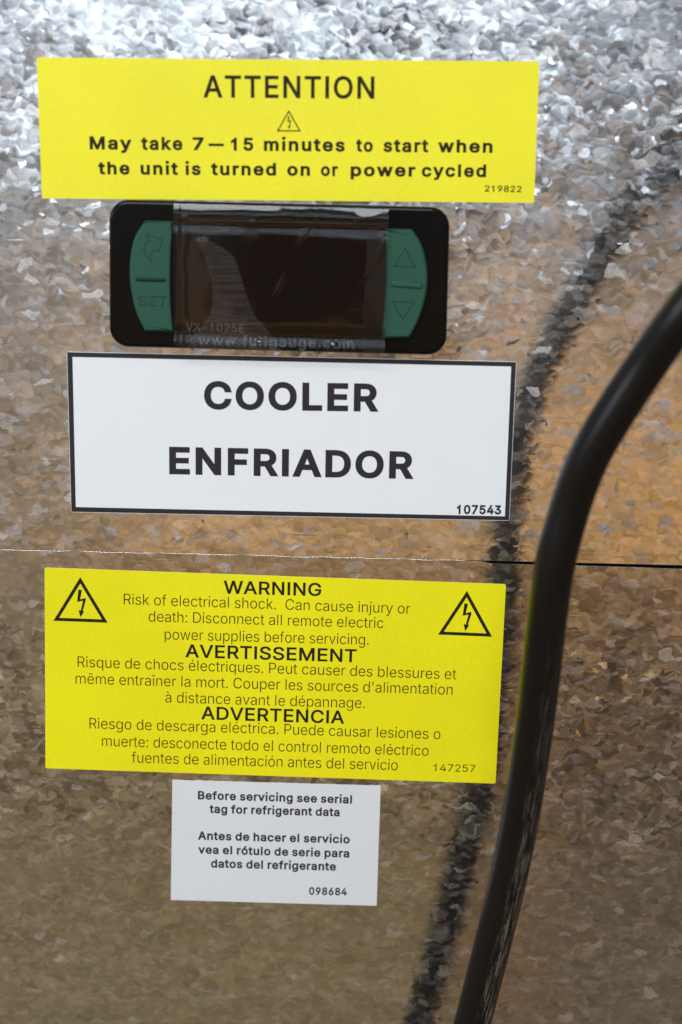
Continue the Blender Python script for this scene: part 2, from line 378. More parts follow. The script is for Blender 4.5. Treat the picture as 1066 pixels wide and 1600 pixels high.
'q':(424,('372 379 313 379 313 319 307 319 287 346 272 360 253 373 228 381 196 384 151 378 112 361 79 332 55 293 39 245 34 189 39 133 55 84 79 45 111 16 151 -2 195 -8 227 -5 252 4 272 17 287 31 306 59 311 59 311 -143 372 -143','172 51 145 66 124 88 109 117 99 151 96 189 99 227 108 261 124 290 145 311 172 325 205 330 237 325 263 312 284 291 300 263 309 229 312 189 309 150 299 115 284 86 263 65 236 51 205 47',)),
'r':(259,('114 0 114 237 117 262 126 284 140 301 159 315 182 323 207 326 230 324 243 322 243 384 229 384 213 385 181 380 152 367 130 347 115 321 112 321 112 379 53 379 53 0',)),
's':(365,('223 -5 260 6 290 24 312 47 326 75 331 107 325 142 306 171 275 194 229 209 172 223 144 232 124 243 112 258 109 277 114 299 131 317 156 329 187 333 219 328 243 316 258 298 268 277 324 290 314 316 299 339 279 358 254 372 223 381 187 384 149 381 115 370 87 354 65 332 51 305 47 274 53 237 72 208 104 186 149 170 212 155 237 147 254 136 265 121 268 103 262 81 244 62 217 50 181 45 150 49 124 60 105 79 94 107 36 94 45 63 62 38 84 18 112 3 145 -5 182 -8',)),
't':(227,('6 379 6 327 204 327 204 379','65 93 72 52 92 21 125 2 168 -4 192 -3 213 2 202 54 185 51 170 50 150 53 136 61 128 76 126 98 126 471 65 471',)),
'u':(410,('222 0 257 17 286 47 307 92 298 92 298 0 357 0 357 379 296 379 296 153 293 122 283 97 268 77 249 62 226 53 200 50 164 56 137 75 119 105 114 144 114 379 53 379 53 139 57 95 69 59 89 31 115 11 146 -1 182 -5',)),
'v':(389,('226 0 371 379 305 379 224 155 203 87 184 21 206 21 187 87 165 155 84 379 17 379 163 0',)),
'w':(567,('199 0 248 172 263 225 277 280 291 338 277 338 291 280 305 225 319 172 368 0 429 0 545 379 480 379 434 214 413 135 391 41 402 41 382 136 362 214 316 379 252 379 206 214 186 135 165 41 175 41 154 137 133 214 87 379 23 379 138 0',)),
'y':(389,('65 -143 91 -145 117 -143 139 -136 159 -124 177 -107 191 -85 204 -58 371 379 305 379 224 155 202 87 184 21 206 21 187 87 165 155 84 379 17 379 163 -1 151 -36 141 -58 130 -74 118 -84 104 -89 88 -90 71 -87 61 -86 47 -139',)),
'à':(389,('190 -6 215 1 236 12 252 25 272 52 277 52 277 0 337 0 337 251 333 290 322 320 306 343 286 360 263 372 239 379 194 384 163 382 133 375 104 364 79 346 57 322 41 291 100 274 107 288 118 301 132 313 149 322 171 329 196 331 220 329 240 322 256 311 267 297 273 279 276 257 276 255 273 243 265 235 252 230 234 227 178 220 125 211 100 203 78 193 58 179 43 161 34 138 30 108 35 73 48 45 68 22 94 5 126 -5 160 -9','149 47 130 52 114 61 102 72 94 87 92 105 95 124 103 139 117 150 134 159 175 168 200 171 231 176 259 182 276 190 276 138 272 115 263 93 248 74 228 59 202 49 170 45','215 429 168 529 99 529 165 429',)),
'é':(404,('249 -5 283 4 311 19 335 39 353 63 365 91 306 105 297 88 285 73 271 61 254 53 234 48 212 46 179 50 151 61 128 80 110 106 100 139 96 178 96 211 99 241 109 270 125 294 146 313 173 326 205 330 237 326 263 314 283 294 298 269 307 237 310 202 338 221 75 221 75 169 371 169 371 194 368 242 357 282 341 315 319 341 294 361 266 374 236 382 205 384 157 378 115 359 81 329 55 290 39 242 34 187 40 132 56 85 82 46 117 16 161 -2 212 -8','227 429 293 529 225 529 177 429',)),
'ê':(404,('249 -5 283 4 311 19 335 39 353 63 365 91 306 105 297 88 285 73 271 61 254 53 234 48 212 46 179 50 151 61 128 80 110 106 100 139 96 178 96 211 99 241 109 270 125 294 146 313 173 326 205 330 237 326 263 314 283 294 298 269 307 237 310 202 338 221 75 221 75 169 371 169 371 194 368 242 357 282 341 315 319 341 294 361 266 374 236 382 205 384 157 378 115 359 81 329 55 290 39 242 34 187 40 132 56 85 82 46 117 16 161 -2 212 -8','204 495 252 435 313 435 313 438 233 529 175 529 95 438 95 435 155 435',)),
'î':(167,('114 0 114 379 53 379 53 0','83 495 132 435 193 435 193 438 112 529 54 529 -26 438 -26 435 34 435',)),
'ó':(415,('256 -2 299 16 333 46 359 85 376 133 381 187 376 243 359 291 333 330 299 360 256 378 207 384 159 378 117 360 82 330 56 291 40 243 34 187 40 133 56 85 82 46 117 16 159 -2 207 -8','173 51 145 66 124 89 108 117 99 151 96 187 99 224 108 258 124 287 145 310 173 325 207 330 242 325 270 310 292 287 307 258 316 224 319 187 316 151 307 117 292 89 270 66 242 51 207 46','231 429 297 529 228 529 181 429',)),
'—':(699,('0 244 0 188 699 188 699 244',))}
_cache = {}


def glyph(ch, fat):
    key = (ch, fat)
    if key in _cache:
        return _cache[key]
    adv, polys = GLYPHS[ch]
    rings = []
    for s in polys:
        v = list(map(int, s.split()))
        pts = [Vector((v[i], v[i + 1])) for i in range(0, len(v), 2)]
        if fat > 0 and ch in 'ij' and min(q.y for q in pts) > 390:      # keep the dot clear of a bold stem
            pts = [Vector((q.x, q.y + fat * 1.5)) for q in pts]
        rings.append(offset_poly(pts, fat) if fat else pts)
    if not rings:
        _cache[key] = (adv, [], [])
        return _cache[key]
    vv, ee = [], []
    for r in rings:
        b = len(vv)
        vv += [Vector(p) for p in r]
        ee += [(b + i, b + (i + 1) % len(r)) for i in range(len(r))]
    res = geometry.delaunay_2d_cdt(vv, ee, [], 0, 1e-4)
    ov, of = res[0], res[2]
    keep = []
    for f in of:
        c = sum((ov[i] for i in f), Vector((0, 0))) / len(f)
        w = 0
        for r in rings:
            for i in range(len(r)):
                a, b = r[i], r[(i + 1) % len(r)]
                if (a.y <= c.y) != (b.y <= c.y):
                    xi = a.x + (c.y - a.y) * (b.x - a.x) / (b.y - a.y)
                    if c.x < xi:
                        w += 1 if b.y > a.y else -1
        if w > 0:
            keep.append(tuple(f))
    _cache[key] = (adv + 1.6 * fat, [tuple(p) for p in ov], keep)
    return _cache[key]


CAP = 509.0


def run(s, fat, track=0.0):
    x, V, Fc = 0.0, [], []
    for ch in s:
        adv, gv, gf = glyph(ch, fat)
        b = len(V)
        V += [(x + a, y) for a, y in gv]
        Fc += [tuple(b + i for i in f) for f in gf]
        x += adv + track
    used = sorted({i for f in Fc for i in f})
    x0, x1 = min(V[i][0] for i in used), max(V[i][0] for i in used)
    return V, Fc, x0, x1


def text_line(name, pl, words, base0, base1, cap, mat, root, fat=0, h=0.00016, track=0.0, jit=0.0):
    """words: text with the left and right ink ends; base0/base1: baseline points; every word lies flat on its sticker"""
    V, Fc = [], []
    for s, xa, xb in words:
        gv, gf, x0, x1 = run(s, fat, track)
        ya = base0[1] + (xa - base0[0]) / (base1[0] - base0[0]) * (base1[1] - base0[1])
        yb = base0[1] + (xb - base0[0]) / (base1[0] - base0[0]) * (base1[1] - base0[1])
        a, b = pl.uv(xa, ya, h), pl.uv(xb, yb, h)
        up = pl.uv(xa, ya - cap, h) - a
        capm = up.length
        dx = b - a
        nrm = Vector((-dx.y, dx.x)).normalized() * capm / (CAP + 2 * fat)
        k0 = len(V)
        for gx, gy in gv:
            q = a + dx * ((gx - x0) / (x1 - x0)) + nrm * (gy + fat)
            V.append(pl.p(q, h))
        Fc += [tuple(k0 + i for i in f) for f in gf]
    return mesh('flat_' + name, V, Fc, mat, root)


def rename(o, nm):
    o.name = nm
    return o


def stroke_poly(name, pl, pts_px, width_px, mat, root, h=0.00016, closed=True):
    """flat printed line of constant width through pixel points"""
    pts = [pl.uv(x, y, h) for x, y in pts_px]
    w = (pl.uv(pts_px[0][0] + width_px, pts_px[0][1], h) - pts[0]).length / 2
    V, Fc = [], []
    if closed:
        pts = ccw(pts)
        outer, inner = offset_poly(pts, w), offset_poly(pts, -w)
        k = len(pts)
        V = [pl.p(q, h) for q in outer + inner]
        Fc = [(i, (i + 1) % k, k + (i + 1) % k, k + i) for i in range(k)]
    else:
        L, R = [], []
        for i, q in enumerate(pts):
            t = (pts[min(i + 1, len(pts) - 1)] - pts[max(i - 1, 0)]).normalized()
            nn = Vector((-t.y, t.x)) * w
            L.append(q + nn)
            R.append(q - nn)
        k = len(pts)
        V = [pl.p(q, h) for q in L + R]
        Fc = [(i, i + 1, k + i + 1, k + i) for i in range(k - 1)]
    return mesh('flat_' + name, V, Fc, mat, root)


def flat_poly(name, pl, polys_px, mat, root, h=0.00016):
    V, Fc = [], []
    for poly in polys_px:
        b = len(V)
        V += [pl.p(pl.uv(x, y, h), h) for x, y in poly]
        Fc.append(tuple(range(b, len(V))))
    return mesh('flat_' + name, V, Fc, mat, root)


# ------------------------------------------------------------------ materials
def material(name):
    m = bpy.data.materials.new(name)
    m.use_nodes = True
    return m, NT(m.node_tree)


def finish(n, shader):
    n('ShaderNodeOutputMaterial', i={0: shader})


def galvanized(name, seed, zone):
    m, n = material(name)
    pos = n('ShaderNodeNewGeometry')
    p = n.vmath('ADD', pos.outputs['Position'], (seed, 0.0, seed * 0.37))
    # bend the coordinates so the crystal borders are ragged, then three sizes of crystal
    warp = n.noise(p, 260.0, 1.6, 0.55)
    half = (0.5, 0.5, 0.5)
    pw = n.vmath('ADD', p, n.scale(n.vmath('SUBTRACT', warp.outputs['Color'], half), 0.0042))
    skew = n('ShaderNodeMapping', i={'Vector': pw, 'Rotation': (0, 0.6, 0), 'Scale': (1.0, 1.0, 1.5)}).outputs[0]
    v1 = n('ShaderNodeTexVoronoi', feature='SMOOTH_F1', i={'Vector': skew, 'Scale': 195.0, 'Randomness': 1.0, 'Smoothness': 0.08})
    skew2 = n('ShaderNodeMapping', i={'Vector': pw, 'Rotation': (0, -0.9, 0), 'Scale': (1.0, 1.0, 1.9)}).outputs[0]
    v2 = n('ShaderNodeTexVoronoi', i={'Vector': skew2, 'Scale': 330.0, 'Randomness': 1.0})
    skew3 = n('ShaderNodeMapping', i={'Vector': pw, 'Rotation': (0, -0.2, 0), 'Scale': (1.0, 1.0, 1.5)}).outputs[0]
    v3 = n('ShaderNodeTexVoronoi', i={'Vector': skew3, 'Scale': 620.0, 'Randomness': 1.0})
    c1, c2, c3 = v1.outputs['Color'], v2.outputs['Color'], v3.outputs['Color']
    s1 = n('ShaderNodeSeparateColor', i={0: c1})
    s2 = n('ShaderNodeSeparateColor', i={0: c2})
    s3 = n('ShaderNodeSeparateColor', i={0: c3})
    # crystal tilt and tone contrast vary with height on each sheet
    zz = n('ShaderNodeSeparateXYZ', i={0: pos.outputs['Position']}).outputs[2]
    if zone == 'top':
        amp = n.rng(zz, 0.035, 0.095, 0.20, 0.46)
        con = n.rng(zz, 0.03, 0.09, 0.3, 1.0)
    else:
        con = n.math('MULTIPLY', n.rng(zz, -0.015, -0.04), n.rng(zz, -0.09, -0.065, 0.12, 1.0))
        con = n.math('ADD', 0.05, n.math('MULTIPLY', con, 0.95))
        amp = n.math('ADD', 0.14, n.math('MULTIPLY', con, 0.13))
    amp = n.math('MULTIPLY', amp, n.rng(n.noise(p, 30.0, 2.0).outputs[0], 0.3, 0.7, 0.7, 1.3))
    k2 = n.math('ADD', 0.05, n.math('MULTIPLY', n.math('POWER', s2.outputs[2], 10.0), 0.12))
    k3 = n.math('ADD', 0.03, n.math('MULTIPLY', n.math('POWER', s3.outputs[2], 16.0), 0.60 if zone == 'top' else 0.34))
    tilt = n.scale(n.vmath('SUBTRACT', c1, half), 0.09)
    tilt = n.vmath('ADD', tilt, n.scale(n.vmath('SUBTRACT', c2, half), k2))
    tilt = n.vmath('ADD', tilt, n.scale(n.vmath('SUBTRACT', c3, half), k3))
    tilt = n.vmath('ADD', tilt, n.scale(n.vmath('SUBTRACT', skew2, v2.outputs['Position']), 26.0))
    tilt = n.scale(tilt, amp)
    # long shallow scratches left by handling
    scr = n.noise(n.vmath('MULTIPLY', p, (0.035, 1.0, 1.0)), 1500.0, 1.0)
    patch = n.noise(p, 45.0, 2.0)
    scm = n.math('MULTIPLY', n.rng(scr.outputs[0], 0.69, 0.74), n.rng(patch.outputs[0], 0.54, 0.66))
    tilt = n.vmath('ADD', tilt, n.scale((0.0, 0.0, 1.0), n.math('MULTIPLY', scm, 0.10)))
    fine = n.noise(n.vmath('MULTIPLY', p, (0.25, 1.0, 1.6)), 5200.0, 2.0)
    tilt = n.vmath('ADD', tilt, n.scale(n.vmath('SUBTRACT', fine.outputs['Color'], half), 0.022))
    nv = n.vmath('NORMALIZE', n.vmath('ADD', pos.outputs['Normal'], tilt))
    # grain brightness, crystal by crystal; scattered crystals are matt and look pale over any reflection
    g = n.math('ADD', n.math('MULTIPLY', s1.outputs[1], 0.4), n.math('MULTIPLY', s2.outputs[0], 0.35))
    g = n.math('ADD', g, n.math('MULTIPLY', s3.outputs[1], 0.25))
    dark = n.math('MAXIMUM', n.rng(s3.outputs[0], 0.74, 0.84), n.math('MULTIPLY', n.rng(s2.outputs[0], 0.82, 0.88), 0.8))
    g = n.math('ADD', 0.5, n.math('MULTIPLY', n.math('SUBTRACT', g, 0.42), n.math('ADD', 0.5, con)))
    g = n.math('SUBTRACT', g, n.math('MULTIPLY', dark, n.math('MULTIPLY', con, 0.42)), clamp=True)
    base = n.mix(g, (0.40, 0.405, 0.41, 1), (0.98, 0.985, 1.0, 1))
    grit = n.noise(n.vmath('MULTIPLY', pw, (1.0, 1.0, 2.2)), 1700.0, 3.0, 0.65)
    matt = n.math('POWER', s2.outputs[1], 9.0)
    matt = n.math('MAXIMUM', matt, n.math('MULTIPLY', n.math('POWER', s1.outputs[2], 4.0), 0.35))
    matt = n.math('MULTIPLY', matt, n.rng(grit.outputs[0], 0.3, 0.62, 0.5, 1.0))
    rough = n.math('ADD', 0.105, n.math('MULTIPLY', matt, 0.34))
    bsdf = n('ShaderNodeBsdfPrincipled', i={'Base Color': base, 'Metallic': 1.0, 'Roughness': rough, 'Normal': nv})
    veil = n('ShaderNodeBsdfPrincipled', i={'Base Color': base, 'Metallic': 1.0, 'Roughness': 0.6, 'Normal': nv})
    bsdf = n('ShaderNodeMixShader', i={0: n.math('ADD', 0.025, n.math('MULTIPLY', n.rng(s3.outputs[1], 0.5, 1.0), 0.11)), 1: bsdf.outputs[0], 2: veil.outputs[0]})
    finish(n, bsdf.outputs[0])
    return m


def sticker_mat(name, col, rough, var=0.05):
    m, n = material(name)
    pos = n('ShaderNodeNewGeometry').outputs['Position']
    a = n.noise(pos, 30.0, 3.0)
    b = n.noise(pos, 1500.0, 2.0)
    f = n.math('ADD', n.math('MULTIPLY', a.outputs[0], 0.6), n.math('MULTIPLY', b.outputs[0], 0.4))
    lo = tuple(c * (1 - var) for c in col) + (1,)
    hi_ = tuple(min(1, c * (1 + var)) for c in col) + (1,)
    hgt = n.math('ADD', n.math('MULTIPLY', b.outputs[0], 0.05), n.math('MULTIPLY', n.noise(pos, 90.0, 2.0).outputs[0], 0.6))
    bump = n('ShaderNodeBump', i={'Strength': 0.5, 'Distance': 0.0003, 'Height': hgt})
    bs = n('ShaderNodeBsdfPrincipled', i={'Base Color': n.mix(n.rng(f, 0.3, 0.7), lo, hi_), 'Roughness': rough,
                                          'Specular IOR Level': 0.4, 'Normal': bump.outputs[0]})
    finish(n, bs.outputs[0])
    return m


def ink_mat(name, col, wear=0.0, under=(0.8, 0.75, 0.02)):
    m, n = material(name)
    pos = n('ShaderNodeNewGeometry').outputs['Position']
    a = n.noise(pos, 2600.0, 2.0)
    fac = n.rng(a.outputs[0], 0.62 - 0.1 * wear, 0.82, 0.0, min(1.0, wear))
    c = n.mix(fac, tuple(col) + (1,), tuple(under) + (1,))
    bs = n('ShaderNodeBsdfPrincipled', i={'Base Color': c, 'Roughness': 0.5, 'Specular IOR Level': 0.12})
    finish(n, bs.outputs[0])
    return m


def plain(name, col, rough, spec=0.5, bumpscale=0.0, bumpamt=0.0, var=0.0):
    m, n = material(name)
    pos = n('ShaderNodeNewGeometry').outputs['Position']
    a = n.noise(pos, bumpscale or 300.0, 3.0)
    lo = tuple(c * (1 - var) for c in col) + (1,)
    hi_ = tuple(c * (1 + var) for c in col) + (1,)
    ii = {'Base Color': n.mix(a.outputs[0], lo, hi_), 'Roughness': rough, 'Specular IOR Level': spec}
    if bumpamt:
        ii['Normal'] = n('ShaderNodeBump', i={'Strength': bumpamt, 'Distance': 0.0003, 'Height': a.outputs[0]}).outputs[0]
    finish(n, n('ShaderNodeBsdfPrincipled', i=ii).outputs[0])
    return m


GALV_A = galvanized('galvanized_upper', 0.0, 'top')
GALV_B = galvanized('galvanized_lower', 3.1, 'band')
YEL_A = sticker_mat('yellow_vinyl', (0.845, 0.775, 0.022), 0.38)
YEL_B = sticker_mat('yellow_vinyl_strong', (0.825, 0.755, 0.006), 0.42)
WHT_A = sticker_mat('white_gloss', (0.775, 0.805, 0.83), 0.2, 0.015)
WHT_B = sticker_mat('white_matt', (0.70, 0.715, 0.74), 0.4, 0.02)
INK_Y = ink_mat('black_ink_on_yellow', (0.016, 0.0145, 0.009), 0.2)
INK_Y2 = ink_mat('thin_black_ink', (0.014, 0.012, 0.003), 0.5)
INK_W = ink_mat('black_ink_on_white', (0.030, 0.027, 0.030), 0.0)
BEZEL = plain('black_bezel', (0.004, 0.0037, 0.0032), 0.14, 0.16, 900.0, 0.02)
GLASS = plain('dark_window', (0.008, 0.0035, 0.0022), 0.08, 0.35)
GREEN = plain('green_rubber', (0.015, 0.076, 0.049), 0.5, 0.3, 4000.0, 0.06, 0.1)
GREEN_SHADE = plain('green_rubber_shade', (0.004, 0.026, 0.018), 0.55, 0.2)  # same rubber darkened: paints the shade along the embossed signs


def film_mat():
    m, n = material('clear_film')
    pos = n('ShaderNodeNewGeometry').outputs['Position']
    a = n.noise(n.vmath('MULTIPLY', pos, (1.0, 1.0, 0.35)), 120.0, 3.0)
    b = n.noise(n.vmath('MULTIPLY', pos, (0.15, 1.0, 3.0)), 900.0, 2.0)
    h = n.math('ADD', n.math('MULTIPLY', a.outputs[0], 0.5), n.math('MULTIPLY', b.outputs[0], 0.16))
    bump = n('ShaderNodeBump', i={'Strength': 0.055, 'Distance': 0.0012, 'Height': h}).outputs[0]
    fr = n('ShaderNodeFresnel', i={'IOR': 1.5, 'Normal': bump}).outputs[0]
    gl = n('ShaderNodeBsdfGlossy', i={'Color': (1, 1, 1, 1), 'Roughness': 0.05, 'Normal': bump})
    tr = n('ShaderNodeBsdfTransparent', i={'Color': (0.92, 0.91, 0.90, 1)})
    df = n('ShaderNodeBsdfDiffuse', i={'Color': (0.42, 0.36, 0.32, 1)})
    haze = n('ShaderNodeMixShader', i={0: 0.005, 1: tr.outputs[0], 2: df.outputs[0]})
    mx = n('ShaderNodeMixShader', i={0: n.math('MULTIPLY', fr, 0.85), 1: haze.outputs[0], 2: gl.outputs[0]})
    finish(n, mx.outputs[0])
    return m


def haze_mat(name, col, amount, streak, floor=0.45):
    m, n = material(name)
    pos = n('ShaderNodeNewGeometry').outputs['Position']
    a = n.noise(n.vmath('MULTIPLY', pos, (0.12, 1.0, 2.2)), streak, 3.0)
    f = n.rng(a.outputs[0], 0.38, 0.66, amount * floor, amount)
    tr = n('ShaderNodeBsdfTransparent')
    df = n('ShaderNodeBsdfDiffuse', i={'Color': tuple(col) + (1,)})
    finish(n, n('ShaderNodeMixShader', i={0: f, 1: tr.outputs[0], 2: df.outputs[0]}).outputs[0])
    return m


FILM = film_mat()
FILM_REFLECTION = haze_mat('painted_film_reflection', (0.42, 0.36, 0.34), 0.07, 1400.0)  # pale reflection on the film, painted as a thin haze
FOIL = haze_mat('embossed_film_ink', (0.62, 0.62, 0.66), 0.22, 3500.0, 0.15)
FAINT = haze_mat('faint_print', (0.50, 0.42, 0.26), 0.17, 2500.0)


def rubber_mat():
    m, n = material('black_cable_rubber')
    uv = n('ShaderNodeTexCoord').outputs['UV']
    pos = n('ShaderNodeNewGeometry').outputs['Position']
    # U runs along the cable in metres, V once around it
    sep = n('ShaderNodeSeparateXYZ', i={0: uv})
    st = n('ShaderNodeCombineXYZ', i={0: n.math('MULTIPLY', sep.outputs[0], 130.0), 1: n.math('MULTIPLY', sep.outputs[1], 60.0)}).outputs[0]
    s = n.noise(st, 1.0, 4.0, 0.6)
    fine = n.noise(pos, 2400.0, 3.0)
    side = n.math('MULTIPLY', n.rng(sep.outputs[1], 0.22, 0.30), n.rng(sep.outputs[1], 0.46, 0.38))
    low = n.rng(sep.outputs[0], 0.10, 0.20)
    worn = n.math('MULTIPLY', n.math('MULTIPLY', side, low), n.rng(n.math('ADD', s.outputs[0], n.math('MULTIPLY', fine.outputs[0], 0.25)), 0.60, 0.76))
    dust = n.math('MULTIPLY', n.rng(fine.outputs[0], 0.55, 0.8), 0.25)
    col = n.mix(dust, (0.005, 0.0046, 0.0044, 1), (0.02, 0.018, 0.016, 1))
    col = n.mix(n.math('MULTIPLY', worn, 0.8), col, (0.19, 0.155, 0.12, 1))
    bump = n('ShaderNodeBump', i={'Strength': 0.12, 'Distance': 0.0004, 'Height': n.math('ADD', s.outputs[0], n.math('MULTIPLY', fine.outputs[0], 0.4))})
    bs = n('ShaderNodeBsdfPrincipled', i={'Base Color': col, 'Roughness': n.math('ADD', 0.30, n.math('MULTIPLY', worn, 0.3)), 'Specular IOR Level': 0.32, 'Normal': bump.outputs[0]})
    finish(n, bs.outputs[0])
    return m


RUBBER = rubber_mat()

# ------------------------------------------------------------------ the two galvanized sheets
TH = 0.0012


def sheet(name, pl, outline, mat, label, edge):
    """sheet with a folded, slightly rounded horizontal edge along the joint"""
    out = [Vector(q) for q in outline]
    r = empty(name, pl.p(sum(out, Vector((0, 0))) / len(out), 0), label, 'metal sheet')
    slab('sheet_face', pl, out, -TH, 0.0, mat, r, bevel=edge, seg=3, smooth=True)
    return r


EDGE = lambda x: 858.0 + 0.0239 * x
S_l, S_r = UPPER.uv(-400, EDGE(-400)), UPPER.uv(1466, EDGE(1466))
sheet('galvanized_sheet', UPPER, [(-0.17, 0.19), (0.17, 0.19), S_r, S_l], GALV_A,
      'upper galvanized steel sheet behind the yellow attention sticker and display', 0.00006)
random.seed(5)
low = [(-400, 0.4)] + [(x, 0.15 + 0.35 * max(0, x / 700) + random.uniform(-0.7, 0.6)) for x in range(-40, 740, 26)] + \
      [(752, 1.2), (766, 4.0), (850, 4.4), (930, 4.3), (1006, 4.7), (1020, 5.2), (1466, 6.0)]
lo_uv = [LOWER.uv(x, EDGE(x) + g) for x, g in low]
sheet('galvanized_sheet', LOWER, lo_uv + [(lo_uv[-1][0], -0.26), (lo_uv[0][0], -0.26)], GALV_B,
      'lower galvanized steel sheet below the joint, behind the electrical warning sticker', 0.00005)
# dark frame member that closes the joint from behind
bk = slab('joint_backing', UPPER, [(-0.17, S_l[1] - 0.02), (0.17, S_r[1] - 0.02), (0.17, S_r[1] + 0.02), (-0.17, S_l[1] + 0.02)],
          -0.006, -0.0035, plain('dark_steel', (0.01, 0.009, 0.008), 0.7), None, smooth=False)
bk['label'] = 'dark steel strip seen through the thin gap between the two sheets'
bk['category'] = 'metal strip'

# ------------------------------------------------------------------ stickers
STH = 0.00013


def sticker(name, pl, corners, mat, label, r=0.0004):
    uv = [pl.uv(*c) for c in corners]
    cen = sum(uv, Vector((0, 0))) / 4
    root = empty(name, pl.p(cen, 0), label, 'sticker')
    slab('backing', pl, rounded(uv, r, 4), 0.000008, STH, mat, root, smooth=False)
    return root


def line(pl, s, x0, y0, x1, y1, cap, mat, root, fat=0, nm='text_line', words=None, h=STH + 0.00002, track=0):
    o = text_line(nm, pl, words or [(s, x0, x1)], (x0, y0), (x1, y1), cap, mat, root, fat, h, track)
    o.name = nm
    return o


def hazard(pl, apex, bl, br, w, mat, root, bw=1.0):
    pts = [Vector(apex), Vector(br), Vector(bl)]
    cen = sum(pts, Vector((0, 0))) / 3
    ins = [p + (cen - p).normalized() * w for p in pts]
    o = stroke_poly('hazard_triangle', pl, [tuple(p) for p in ins], w, mat, root, STH + 0.00002)
    o.name = 'hazard_triangle'
    W_ = (Vector(br) - Vector(bl)).length
    H_ = ((Vector(bl) + Vector(br)) / 2 - Vector(apex)).length
    dx = (Vector(br) - Vector(bl)) / W_
    dy = ((Vector(bl) + Vector(br)) / 2 - Vector(apex)) / H_
    q = lambda u, v: tuple(Vector(apex) + dx * (u * W_) + dy * (v * H_))
    t = 0.028 * bw
    bolt = [[q(-.035, .28), q(.03, .29), q(-.005, .50), q(-.06, .56)],
            [q(-.06, .56), q(-.005, .50), q(.095, .465), q(.10, .51)],
            [q(.10, .51), q(.055, .49), q(.00, .78), q(.035, .79)]]
    head = [[q(-.035, .745), q(.07, .76), q(.0, .90)]]
    b = flat_poly('bolt', pl, bolt + head, mat, root, STH + 0.00002)
    b.name = 'lightning_bolt'
    return o


# attention
a = sticker('attention_sticker', UPPER, [(57.5, 90), (843, 96), (834.5, 317), (66, 310)], YEL_A,
            'wide yellow ATTENTION sticker stuck above the black display')
line(UPPER, 'ATTENTION', 318, 152.5, 585, 154.5, 35, INK_Y, a, 15, 'heading', track=22)
hazard(UPPER, (451.5, 172), (432.5, 205.5), (470.5, 205.5), 1.9, INK_Y, a)
line(UPPER, '', 140.5, 233.5, 769.5, 239, 20.5, INK_Y, a, 30, words=[
    ('May', 140.5, 206), ('take', 221, 285.5), ('7', 301.5, 318.5), ('—', 326, 350), ('15', 361, 396),
    ('minutes', 412.5, 539), ('to', 556.5, 582.5), ('start', 599, 669.5), ('when', 684.5, 769.5)], track=36)
line(UPPER, '', 154, 272.5, 759.5, 277, 20, INK_Y, a, 30, words=[
    ('the', 154, 203), ('unit', 220, 278.5), ('is', 290, 314), ('turned', 330, 431.5), ('on', 449, 484.5),
    ('or', 501.5, 528), ('power', 548, 649), ('cycled', 659, 759.5)], track=36)
line(UPPER, '219822', 757.5, 299.5, 815, 300.5, 10, INK_Y, a, 14, 'part_number')

# cooler
c = sticker('cooler_sticker', UPPER, [(104.6, 549.4), (807, 565), (796, 813.5), (111.5, 800)], WHT_A,
            'white COOLER ENFRIADOR sticker with black border under the display', 0.0003)
oc = [UPPER.uv(*q) for q in [(105.2, 550), (806.4, 565.6), (795.5, 812.9), (112, 799.4)]]
ic = [UPPER.uv(*q) for q in [(113.6, 557.6), (798.8, 572.5), (789, 806.5), (118.8, 792)]]
hh = STH + 0.00002
bo = mesh('flat_border', [UPPER.p(q, hh) for q in oc + ic], [(i, (i + 1) % 4, 4 + (i + 1) % 4, 4 + i) for i in range(4)], INK_W, c)
bo.name = 'printed_border'
line(UPPER, 'COOLER', 319, 639.5, 591.6, 643.5, 44, INK_W, c, 30, 'heading', track=10)
line(UPPER, 'ENFRIADOR', 264.6, 741, 646.5, 748.6, 43, INK_W, c, 30, 'heading', track=10)
line(UPPER, '107543', 713.8, 803.2, 783, 804, 14.5, INK_W, c, 34, 'part_number', track=-14)

# warning
w = sticker('warning_sticker', LOWER, [(70, 886.8), (790.7, 912.8), (774.4, 1224), (71.4, 1200)], YEL_B,
            'yellow trilingual electric shock WARNING sticker with two black triangles')
hazard(LOWER, (125.6, 901.5), (83.5, 970), (168.5, 973), 5.2, INK_Y, w)
hazard(LOWER, (729.8, 923), (684.5, 991.5), (769, 995), 5.2, INK_Y, w)
for s, x0, y0, x1, y1 in [('WARNING', 349.5, 927.5, 502, 931.5), ('AVERTISSEMENT', 289.6, 1027, 557, 1035),
                          ('ADVERTENCIA', 314.5, 1124, 538, 1131)]:
    line(LOWER, s, x0, y0, x1, y1, 20.5, INK_Y, w, 15, 'heading', track=-4)
for s, x0, y0, x1, y1 in [
        ('Risk of electrical shock.  Can cause injury or', 193.5, 944, 640.7, 959),
        ('death: Disconnect all remote electric', 232.5, 971, 599, 981.5),
        ('power supplies before servicing.', 257.5, 999, 576, 1007.5),
        ('Risque de chocs électriques. Peut causer des blessures et', 121.5, 1042, 712.7, 1061.5),
        ('même entraîner la mort. Couper les sources d\'alimentation', 118.4, 1068, 707, 1085.5),
        ('à distance avant le dépannage.', 258.5, 1097.5, 570, 1106.5),
        ('Riesgo de descarga eléctrica. Puede causar lesiones o', 140, 1138, 688, 1155),
        ('muerte: desconecte todo el control remoto eléctrico', 159.5, 1165.5, 669.5, 1181),
        ('fuentes de alimentación antes del servicio', 206, 1191.5, 621.5, 1203.5)]:
    line(LOWER, s, x0, y0, x1, y1, 16.5, INK_Y2, w, -5)
line(LOWER, '147257', 677.4, 1205, 742.6, 1206.5, 11.5, INK_Y2, w, 0, 'part_number')

